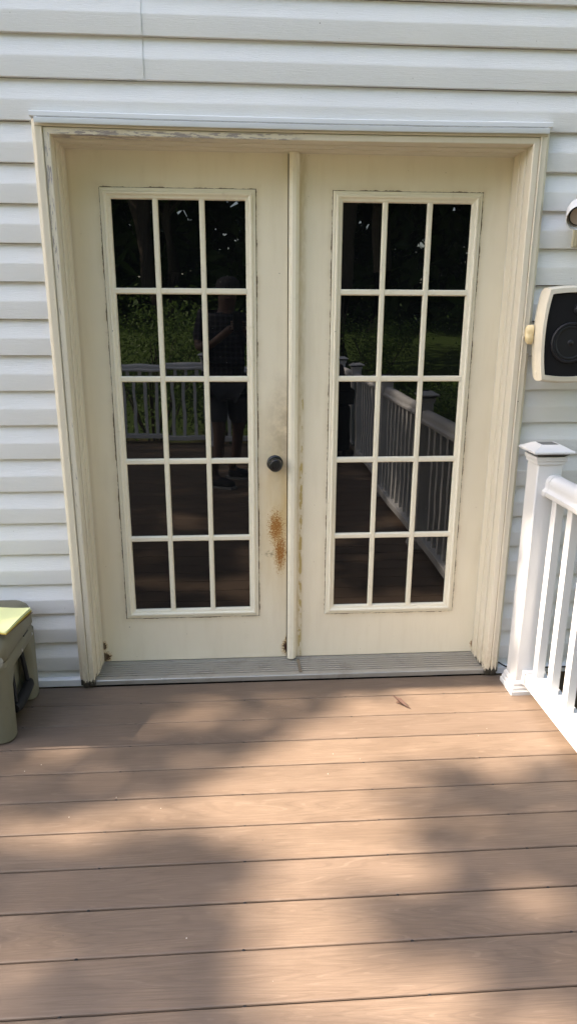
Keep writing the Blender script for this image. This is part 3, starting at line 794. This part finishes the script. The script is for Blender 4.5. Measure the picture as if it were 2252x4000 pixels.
# bracket behind with the lobed side knob
m = MB(); m.tube([(SX - .118, -.105, SZ), (SX - .122, -.06, SZ), (SX - .10, -.022, SZ), (SX + .10, -.022, SZ), (SX + .122, -.06, SZ), (SX + .118, -.105, SZ)], .011, 8); m.build('wall_bracket', MAT['beige'], spk, smooth=True)
for sx in (-1, 1):
    m = MB(); rings = []
    for h_, k, tw in ((.0, .6, 0), (.003, 1.0, 0), (.020, 1.0, .35), (.026, .82, .45), (.029, .4, .5)):
        r = []
        for i in range(36):
            a = 2 * pi * i / 36; rad = (.0210 + .0095 * cos(2 * (a - tw))) * k
            r.append((SX + sx * (.112 + h_), -.105 + rad * sin(a) * .82, SZ + rad * cos(a) * 1.12))
        rings.append(r)
    m.loft(rings); m.build('clamp_knob', MAT['yellowed'], spk, smooth=True, angle=50)
# ------------------------------------------------------------------ flood light
FX, FZ = 1.205, 1.790
fl = thing('flood_light', (FX, 0, FZ), 'white bullet flood light on tan siding plate above the speaker', 'outdoor light')
m = MB(); m.box(FX - .047, FX + .047, -.013, .004, FZ - .082, FZ + .100); m.build('mounting_plate', MAT['tan'], fl, bevel=.003)
m = MB(); m.box(FX - .041, FX + .041, -.0175, -.0128, FZ - .076, FZ + .094); m.build('plate_face', MAT['tan'], fl, bevel=.002)
hd = Vector((1.126, -.105, 1.798)); ax = Vector((-.30, -.84, -.46)).normalized()
m = MB(); m.lathe([(.006, -.115), (.020, -.108), (.030, -.085), (.0395, -.045), (.0425, 0), (.0425, .012), (.0405, .014), (.0395, .004), (.0385, -.010)], hd, ax, 40, False); m.build('lamp_shell', MAT['vinyl'], fl, smooth=True, angle=50)
m = MB(); m.lathe([(.0390, -.016), (.0385, -.006), (.034, -.004), (.0330, -.007), (.0320, -.007), (.0310, -.003), (.0002, -.002)], hd, ax, 40); m.build('lamp_face', MAT['lamp_in'], fl, smooth=True, angle=30)
m = MB(); m.lathe([(.0328, -.0066), (.0312, -.0016), (.0296, -.0018), (.0296, -.0066)], hd, ax, 40); m.build('lens_seal', MAT['black'], fl)
m = MB(); m.tube([hd - ax * .10, hd - ax * .125 + Vector((.01, .0, .0)), (FX - .01, -.016, FZ + .015)], .011, 10); m.build('swivel_arm', MAT['vinyl'], fl)
m = MB(); m.tube([(FX - .012, -.02, FZ - .02), (FX - .016, -.021, FZ - .045), (FX - .012, -.0195, FZ - .058), (FX - .020, -.0195, FZ - .070), (FX - .026, -.0185, FZ - .0755)], .0016, 6); m.build('loose_wire', MAT['rubber'], fl)

# ------------------------------------------------------------------ small things
cb = MB(); cb.tube([(1.035, -.012, .055), (1.050, -.016, .046), (1.066, -.020, .038), (1.085, -.022, .033), (1.12, -.024, .031), (1.3, -.024, .03), (1.9, -.02, .03)], .0032, 8)
tag(cb.build('cable', MAT['rubber']), 'thin black cable along the wall foot behind the railing post', 'cable')
lf = thing('dead_leaf', (.586, -.235, 0), 'small curled brown dead leaf lying on the deck', 'leaf')
m = MB(); base = [(-.028, .040, .010, .003), (-.020, .022, .008, .006), (-.010, .004, .006, .012), (0.0, -.014, .004, .010), (.012, -.030, .002, .004), (.022, -.040, .0015, .001)]
rings = []
for (dx, dy, dz, w) in base:
    c = Vector((.578 + dx, -.222 + dy, dz + .003)); n_ = Vector((.83, .55, 0)) * w
    rings.append([c - n_ + Vector((0, 0, w * .7)), c - Vector((0, 0, .0008)), c + n_ * .6 + Vector((0, 0, w * .9)), c + Vector((0, 0, .0008))])
m.loft(rings); m.build('leaf_blade', MAT['dead'], lf, smooth=False)
m = MB(); rings = []
for (dx, dy, dz, w) in ((-.024, .006, .004, .002), (-.016, .004, .007, .006), (-.006, -.006, .007, .007), (.002, -.016, .005, .002)):
    c = Vector((.578 + dx, -.222 + dy, dz)); n_ = Vector((.3, .9, 0)) * w
    rings.append([c - n_, c - Vector((0, 0, .0006)), c + n_ + Vector((0, 0, w * .5)), c + Vector((0, 0, .0006))])
m.loft(rings); m.build('leaf_lobe', MAT['dead'], lf, smooth=False)
# grill near the railing, seen in the right door's panes
gr = thing('grill', (.75, -4.35, 0), 'black covered barbecue grill by the far end of the railing', 'grill')
m = MB(); m.box(.45, 1.02, -4.60, -4.10, .10, .56); m.build('cabinet', MAT['black'], gr, bevel=.01)
m = MB(); m.box(.24, 1.06, -4.60, -4.10, .575, .72); m.build('side_shelf', MAT['black'], gr, bevel=.01)
m = MB(); m.lathe([(.24, -.28), (.25, -.27), (.25, .27), (.24, .28)], (.73, -4.35, .74), (1, 0, 0), 24); m.build('hood', MAT['black'], gr)
m = MB(); m.tube([(.50, -4.07, .84), (.50, -4.05, .84), (.96, -4.05, .84), (.96, -4.07, .84)], .012, 8); m.build('hood_handle', MAT['steel'], gr)
for xx in (.50, .97):
    for yy in (-4.56, -4.14):
        m = MB(); m.lathe([(.04, -.015), (.045, 0), (.04, .015)], (xx, yy, .05), (1, 0, 0), 16); m.build('wheel', MAT['black'], gr)

# ------------------------------------------------------------------ photographer, mirrored in the left door
per = thing('person', (-.16, -3.0, 0), 'person in plaid shirt, shorts and dark shoes holding up a phone', 'person')
def skinned(name, joints, edges, mat, parent, root=0, sub=2):
    off = Vector((0, 0, 0)); p = parent
    while p is not None: off += p.location; p = p.parent
    me = bpy.data.meshes.new(name); me.from_pydata([Vector(j[0]) - off for j in joints], edges, [])
    o = bpy.data.objects.new(name, me); COL.objects.link(o); o.parent = parent
    o.modifiers.new('skin', 'SKIN').use_smooth_shade = True
    for i, j in enumerate(joints):
        r = j[1] if isinstance(j[1], tuple) else (j[1], j[1]); me.skin_vertices[0].data[i].radius = r
    me.skin_vertices[0].data[root].use_root = True
    sd = o.modifiers.new('sub', 'SUBSURF'); sd.levels = sub; sd.render_levels = sub
    me.materials.append(mat); return o
P = dict(pel=(-.17, -3.12, .95), ab=(-.17, -3.11, 1.10), ch=(-.165, -3.10, 1.30), nk=(-.15, -3.08, 1.49), hd0=(-.135, -3.05, 1.58), hd1=(-.125, -3.04, 1.68),
         sl=(-.335, -3.10, 1.425), el=(-.355, -3.00, 1.17), wl=(-.150, -2.76, 1.33), hl=(-.095, -2.70, 1.375),
         sr=(.005, -3.08, 1.425), er=(.085, -2.95, 1.19), wr=(.03, -2.73, 1.33), hr=(-.005, -2.68, 1.37),
         hpl=(-.25, -3.12, .90), kl=(-.245, -3.07, .50), al=(-.265, -3.05, .10), fl=(-.20, -3.02, .045), tl=(-.125, -2.97, .04),
         hpr=(-.09, -3.13, .90), kr=(-.085, -3.22, .50), ar=(-.115, -3.36, .10), fr=(-.05, -3.35, .045), tr=(.03, -3.32, .04))
R_ = dict(pel=(.155, .115), ab=(.150, .110), ch=(.165, .12), nk=.058, hd0=(.075, .085), hd1=(.078, .095), sl=.066, el=.044, wl=.030, hl=.034, sr=.066, er=.044, wr=.030, hr=.034,
          hpl=.092, kl=.058, al=.038, fl=.042, tl=.030, hpr=.092, kr=.058, ar=.038, fr=.042, tr=.030)
ks_ = list(P); ix = {k: i for i, k in enumerate(ks_)}
E_ = [('pel', 'ab'), ('ab', 'ch'), ('ch', 'nk'), ('nk', 'hd0'), ('hd0', 'hd1'), ('ch', 'sl'), ('sl', 'el'), ('el', 'wl'), ('wl', 'hl'), ('ch', 'sr'), ('sr', 'er'), ('er', 'wr'), ('wr', 'hr'),
      ('pel', 'hpl'), ('hpl', 'kl'), ('kl', 'al'), ('al', 'fl'), ('fl', 'tl'), ('pel', 'hpr'), ('hpr', 'kr'), ('kr', 'ar'), ('ar', 'fr'), ('fr', 'tr')]
skinned('body', [(P[k], R_[k]) for k in ks_], [(ix[a], ix[c]) for a, c in E_], MAT['skin'], per)
# face, hair
hc = Vector((-.128, -3.045, 1.645))
m = MB(); m.lathe([(.002, .022), (.010, .012), (.014, 0)], hc + Vector((.004, .088, -.005)), (0, 1, -.3), 8); m.build('nose', MAT['skin'], per)
for sx in (-1, 1):
    m = MB(); m.lathe([(.002, .008), (.010, .004), (.012, 0)], hc + Vector((sx * .030, .080, .020)), (0, 1, 0), 10); m.build('eye', MAT['black'], per)
    m = MB(); m.lathe([(.008, -.008), (.026, 0), (.008, .008)], hc + Vector((sx * .080, .0, .0)), (1, 0, 0), 12); m.build('ear', MAT['skin'], per)
m = MB(); m.box(hc.x - .024, hc.x + .024, hc.y + .072, hc.y + .088, hc.z - .052, hc.z - .044); m.build('mouth', simple('lips', (.30, .13, .11), .6), per, bevel=.003)
m = MB(); m.lathe([(.098, -.01), (.102, .03), (.092, .07), (.060, .10), (.002, .112)], hc + Vector((0, -.012, .012)), (0, -.25, 1), 20); m.build('hair', MAT['hair'], per)
# fingers, curled round the phone edges
for hx, sgn in ((-.092, 1), (-.008, -1)):
    for i, (dz, ln) in enumerate(((.030, .040), (.012, .046), (-.007, .043), (-.025, .034))):
        x0 = hx; z0 = 1.385 + dz
        skinned('finger', [((x0 - sgn * .012, -2.690, z0), .0095), ((x0 - sgn * .004, -2.655, z0 + .004), .0090), ((x0 + sgn * ln * .35, -2.628, z0 + .006), .0085), ((x0 + sgn * ln * .6, -2.622, z0 + .005), .0070)], [(0, 1), (1, 2), (2, 3)], MAT['skin'], per, 0, 1)
    skinned('thumb', [((hx, -2.705, 1.375), .012), ((hx + sgn * .020, -2.672, 1.405), .010), ((hx + sgn * .034, -2.655, 1.428), .0085)], [(0, 1), (1, 2)], MAT['skin'], per, 0, 1)
# clothes: loose skins round the same skeleton
def cl(names, grow, mat, nm, edges, over={}):
    J = [(over.get(k, P[k]), tuple(x + grow for x in (R_[k] if isinstance(R_[k], tuple) else (R_[k], R_[k])))) for k in names]
    d = {k: i for i, k in enumerate(names)}
    return skinned(nm, J, [(d[a], d[c]) for a, c in edges], mat, per)
P['nk2'] = (-.155, -3.09, 1.455); R_['nk2'] = .062; P['pel2'] = (-.17, -3.12, .84); R_['pel2'] = (.165, .125)
P['el2'] = (-.352, -3.02, 1.20); R_['el2'] = .046; P['er2'] = (.075, -2.97, 1.22); R_['er2'] = .046
P['kl2'] = (-.245, -3.075, .55); P['kr2'] = (-.086, -3.21, .55); R_['kl2'] = .075; R_['kr2'] = .075
cl(['pel', 'ab', 'ch', 'nk2', 'sl', 'el2', 'sr', 'er2', 'pel2'], .016, MAT['shirt'], 'plaid_shirt', [('pel2', 'pel'), ('pel', 'ab'), ('ab', 'ch'), ('ch', 'nk2'), ('ch', 'sl'), ('sl', 'el2'), ('ch', 'sr'), ('sr', 'er2')])
cl(['pel', 'hpl', 'kl2', 'hpr', 'kr2'], .010, MAT['cloth'], 'shorts', [('pel', 'hpl'), ('hpl', 'kl2'), ('pel', 'hpr'), ('hpr', 'kr2')])
for a, f_, t_ in (('al', 'fl', 'tl'), ('ar', 'fr', 'tr')):
    A = Vector(P[a]); T = Vector(P[t_]); d = (T - A); d.z = 0; d.normalize(); hz = A - d * .04; hz.z = .05
    skinned('shoe', [((hz.x, hz.y, .052), .048), (P[f_], .054), ((T.x, T.y, .040), .042), ((T.x + d.x * .035, T.y + d.y * .035, .032), .030)], [(0, 1), (1, 2), (2, 3)], MAT['shoe'], per)
    m = MB(); s2 = Vector((-d.y, d.x, 0)); pts = [(-.05, .030), (-.06, .0), (-.05, -.030), (.10, -.045), (.19, -.040), (.225, 0), (.19, .040), (.10, .045)]
    m.loft([[A + d * u + s2 * v - Vector((0, 0, A.z)) + Vector((0, 0, z)) for u, v in pts] for z in (.001, .022)]); m.build('shoe_sole', MAT['sole'], per)
ph = thing('phone', (-.05, -2.62, 1.42), 'dark phone held up in both hands in front of the chest', 'phone')
m = MB(); m.box(-.089, -.013, -2.612, -2.603, 1.335, 1.495); m.build('phone_body', MAT['black'], ph, bevel=.004)
m = MB(); m.lathe([(.008, 0), (.008, .004), (.006, .005)], (CAM.x, -2.603, CAM.z), (0, 1, 0), 20); m.build('camera_lens', MAT['solar'], ph)
m = MB(); m.box(-.086, -.016, -2.6132, -2.6122, 1.340, 1.490); m.build('phone_screen', MAT['solar'], ph)

# ------------------------------------------------------------------ trees
def leafset(m, rr, centres, per_c, spread, size):
    vs, fs = m
    for c in centres:
        for _ in range(per_c):
            p = c + Vector((rr.gauss(0, spread), rr.gauss(0, spread), rr.gauss(0, spread * .8)))
            leaf(vs, fs, rr, p, size * rr.uniform(.6, 1.3))
def leaf(vs, fs, rr, p, s_, nrm=None):
    n = nrm or Vector((rr.gauss(0, 1), rr.gauss(0, 1), rr.gauss(0, 1) + .6)).normalized()
    t = n.orthogonal().normalized(); t.rotate(Matrix.Rotation(rr.uniform(0, 2 * pi), 3, n)); u = n.cross(t)
    k = len(vs)
    vs += [p - t * s_ * .55, p + u * s_ * .28 + n * s_ * .05, p + t * s_ * .6, p - u * s_ * .28 + n * s_ * .05]; fs.append((k, k + 1, k + 2, k + 3))
def mesh_obj(name, vs, fs, mat, parent):
    off = parent.location if parent else Vector((0, 0, 0))
    me = bpy.data.meshes.new(name); me.from_pydata([v - off for v in vs], [], fs); me.materials.append(mat)
    o = bpy.data.objects.new(name, me); COL.objects.link(o); o.parent = parent; return o
def limbs(m, rr, base, height, r0, n=9):
    pts = [base + Vector((rr.gauss(0, .06) * i, rr.gauss(0, .06) * i, height * i / 6)) for i in range(7)]
    m.tube(pts, [r0 * (1 - .13 * i) for i in range(7)], 9); ends = []
    for k in range(n):
        i = rr.choice([2, 3, 4, 5]); a = rr.uniform(0, 2 * pi); L = height * rr.uniform(.18, .34)
        p = pts[i]; q = p + Vector((cos(a) * L * .5, sin(a) * L * .5, L * .45)); e = p + Vector((cos(a) * L, sin(a) * L, L * .7))
        m.tube([p, q, e], [r0 * .38, r0 * .25, r0 * .08], 6); ends.append(e)
    return ends + [pts[-1]]
def make_tree(loc, seed, height, spread, mat, label, name='tree', low=.30, nclus=230, per=36, size=.30):
    rr = random.Random(seed); base = Vector((loc[0], loc[1], ground_z(loc[0], loc[1]) - .1))
    t = thing(name, base, label, 'tree', 'trees of the wood beyond the deck'); t['label'] = label
    m = MB(); ends = limbs(m, rr, base, height * .82, height * .022); m.build('trunk', MAT['bark'], t)
    cs = []
    while len(cs) < nclus:
        u = Vector((rr.uniform(-1, 1), rr.uniform(-1, 1), rr.uniform(-1, 1)))
        if u.length > 1 or u.length < .35: continue
        w = 1 + .5 * mnoise.noise(u * 2.1 + Vector((seed, 0, 0)))
        c = base + Vector((u.x * spread * w, u.y * spread * w, height * (low + (1 - low) * .5) + u.z * height * (1 - low) * .5))
        cs.append(c)
    cs += ends
    L = ([], []); leafset(L, rr, cs, per, spread * .12, size)
    mesh_obj('crown', L[0], L[1], mat, t); return t
tlab = [('dense tree with a dark trunk', -2.2, -15, 15.5, 4.0), ('broad leafy tree', 1.2, -19.5, 17, 4.4), ('tall bushy tree', 2.6, -15.5, 17, 4.4), ('low branching tree', 6.2, -14.5, 16, 4.3),
        ('wide crowned tree', 10.2, -17, 16, 4.5), ('tall dark tree', -10, -33, 16, 4.6)]
where = ['left of the lawn behind the far railing', 'straight behind the far railing', 'right of centre behind the far railing', 'behind the railing corner', 'far right beyond the railing', 'far left at the lawn edge']
protos = []
for i, (l, x, y, hh, sp_) in enumerate(tlab):
    protos.append(make_tree((x, y), 11 + i, hh, sp_, MAT['leaf_a' if i % 2 else 'leaf_b'], l + ' ' + where[i], 'broadleaf_tree'))
def copy_tree(src, loc, rz, sc, label):
    r = src.copy(); COL.objects.link(r); r.location = (loc[0], loc[1], ground_z(*loc) - .1); r.rotation_euler = (0, 0, rz); r.scale = (sc, sc, sc); r['label'] = label
    for ch in src.children:
        c = ch.copy(); COL.objects.link(c); c.parent = r
far = [(-3.5, -34, 1.2), (1.5, -33, 1.3), (6.5, -31, 1.2), (9.4, -23, 1.25), (14, -21, 1.2), (-16, -36, 1.3), (18, -16, 1.1), (15, -10.5, .9), (12.5, -5.5, .8), (-7.0, -38, 1.4), (3, -31, 1.5), (13, -30, 1.5), (-13, -9.5, .55), (-9.5, -14.5, .62), (-17, -1, .6), (9, -1.5, .85), (8.2, -8.5, .8), (12, 4, .9)]  # side trees that end the list: unseen, added to block low sky
desc = ['second row tree left of the middle', 'second row tree near the middle', 'second row tree right of the middle', 'second row tree behind the wide crown', 'second row tree at the right', 'back row tree beyond the left lawn', 'tree at the right end of the wood', 'smaller tree right of the deck', 'smallest tree close to the right railing', 'back row tree at the left', 'back row tree at the middle', 'back row tree at the right', 'unseen short tree added left of the deck', 'unseen short tree added at the left lawn edge', 'unseen short tree added left of the house', 'unseen tree added beside the house wall at the right', 'unseen tree added right of the deck corner', 'unseen tree added behind the right end of the house']
for i, (x, y, sc) in enumerate(far): copy_tree(protos[i % 6], (x, y), i * 1.3, sc, 'dark green leafy ' + desc[i])
def shrub(loc, seed, h_, label):
    rr = random.Random(seed); base = Vector((loc[0], loc[1], ground_z(*loc) - .05))
    t = thing('shrub', base, label, 'shrub', 'shrubs around the deck and the lawn')
    m = MB()
    for k in range(7):
        a = rr.uniform(0, 6.28); e = base + Vector((cos(a) * h_ * .35, sin(a) * h_ * .35, h_ * .75)); m.tube([base, (base + e) / 2 + Vector((0, 0, .1)), e], [.02, .014, .005], 6)
    m.build('stem', MAT['bark'], t)
    cs = [base + Vector((rr.gauss(0, h_ * .27), rr.gauss(0, h_ * .27), h_ * rr.uniform(.2, .95))) for _ in range(90)]
    L = ([], []); leafset(L, rr, cs, 60, h_ * .10, .062); mesh_obj('crown', L[0], L[1], MAT['leaf_b'], t)
for i, (x, y, h_, l) in enumerate([(-2.9, -6.9, .75, 'low leafy shrub at the left under the far railing'), (-1.35, -7.6, 2.3, 'tall leafy shrub behind the middle of the far railing'), (-.2, -8.0, 2.0, 'leafy shrub behind the photographer'),
                                   (2.6, -6.5, 1.2, 'small shrub outside the deck corner'), (4.6, -9.6, 1.0, 'shrub right of the deck corner'), (3.0, -3.8, 1.5, 'shrub beside the right railing'), (3.2, -13.5, 1.7, 'shrub on the lawn right of the middle'), (5.9, -13, 1.9, 'shrub on the lawn at the right'), (-3.6, -12.5, 1.3, 'shrub on the lawn at the left')]): shrub((x, y), 50 + i, h_, l)
# the far wood that closes the view
rr = random.Random(99); L = ([], [])
for _ in range(16000):
    x = rr.uniform(-45, 45); y = -36 - rr.uniform(0, 5) + .006 * x * x * .5; leaf(L[0], L[1], rr, Vector((x, y, ground_z(x, y) + rr.uniform(0, 15) * rr.uniform(.5, 1))), rr.uniform(.8, 1.7))
o = mesh_obj('far_wood', L[0], L[1], MAT['leaf_a'], None); tag(o, 'dark wood closing the view beyond the lawn', 'woodland', kind='stuff')

# the tree up-sun: its crown is shaped by the map below to throw the dapples, sun falling through the gaps
GAPS = """
0000000000000000000000000000000000000000000000000000
0000000000000000000000000000000000000000000000000000
0000000000000000000000000000000009999901111111111000
0000000000000000000000000000009999999901111111111000
0000000000000000000000000009999999999906666666666000
0000000000000000000000000999999999999998888888888000
0000000000000000000000099999999999999998888888888000
0005555550000000000000999999999999999998888888888000
0000555550000000000099999999999999999998888888888000
0000555550000000000999999999999999999998888888888000
0000000000000000000999999999999999999998888888888000
0000000000000000009999999999900000000998888888888000
0000000000000000999999999990000005555508888888888000
0000000000009999999999999990000055555508888888888000
0000009999999999909999999990000000000000000000000000
0000009999999000009999999999007770000000000000000000
0000000000000000009999999999007700000000000000000000
0000000000000000000999999999000000000000000000000000
0000000000000000000999999999000000000000000000000000
0000000000000000000099992999000000000000000000000000
0000000000000000000999922290006660000000000000000000
0000000000000000000999999900000000000000000000000000
0000000006600000000999977000000000000000000000000000
0000000006600000000099977770000000000000000000000000
0000000000000000000099777777000000000000000000000000
0000000000000000000099777777777700000000000000000000
0000000000000000000000000777777000000000000000000000
0000000000000000000000000000000000000000000000000000
0000000000000000000000000000000000000000000000000000
0000000000000000000000000000000000000000000000000000
0000000000000000000000000000000000000000000000000000
""".split()
GX, GY, GC = -1.2, .06, .06
def openness(x, y):
    i, j = int((x - GX) / GC), int((GY - y) / GC)
    if -.42 < y < -.02 and -1.2 < x < .9 and int(GAPS[min(30, j)][min(51, i)]) == 0: return .24
    if 0 <= j < len(GAPS) and 0 <= i < len(GAPS[0]): return min(1.0, int(GAPS[j][i]) / 7.5)
    if -3.6 < y < -2.3 and x < .9: return 0.0
    if y < -4.6 and x < 1.4: return .12
    if y < -1.7 and x > -1.2: return max(0.0, min(1.0, (mnoise.noise(Vector((x * 1.7, y * 1.7, 5.0))) - .12) * 5))
    if y < -3.4: return .7
    return 0.0
tb = Vector((-11.2, -3.4, ground_z(-11.2, -3.4) - .1))
shade = thing('shade_tree', tb, 'tall spreading shade tree standing left of the house', 'tree')
rr = random.Random(4); m = MB(); limbs(m, rr, tb, 11.5, .30, 12); m.build('trunk', MAT['bark'], shade)
L = ([], []); st = .072; x = -3.0
while x < 3.6:
    y = .85
    while y > -6.6:
        px, py = x + rr.uniform(-.5, .5) * st, y + rr.uniform(-.5, .5) * st
        edge = 1.0 if (-2.6 < px < 3.0 and -6 < py < .7) else .5
        if rr.random() > openness(px, py) and rr.random() < edge:
            p = Vector((px, py, 0)) + SUN * rr.uniform(13.5, 16.5)
            n = (SUN + Vector((rr.gauss(0, .45), rr.gauss(0, .45), rr.gauss(0, .45)))).normalized()
            leaf(L[0], L[1], rr, p, .205 * rr.uniform(.8, 1.2), n)
        y -= st
    x += st * 1.4
mesh_obj('crown', L[0], L[1], MAT['leaf_b'], shade)
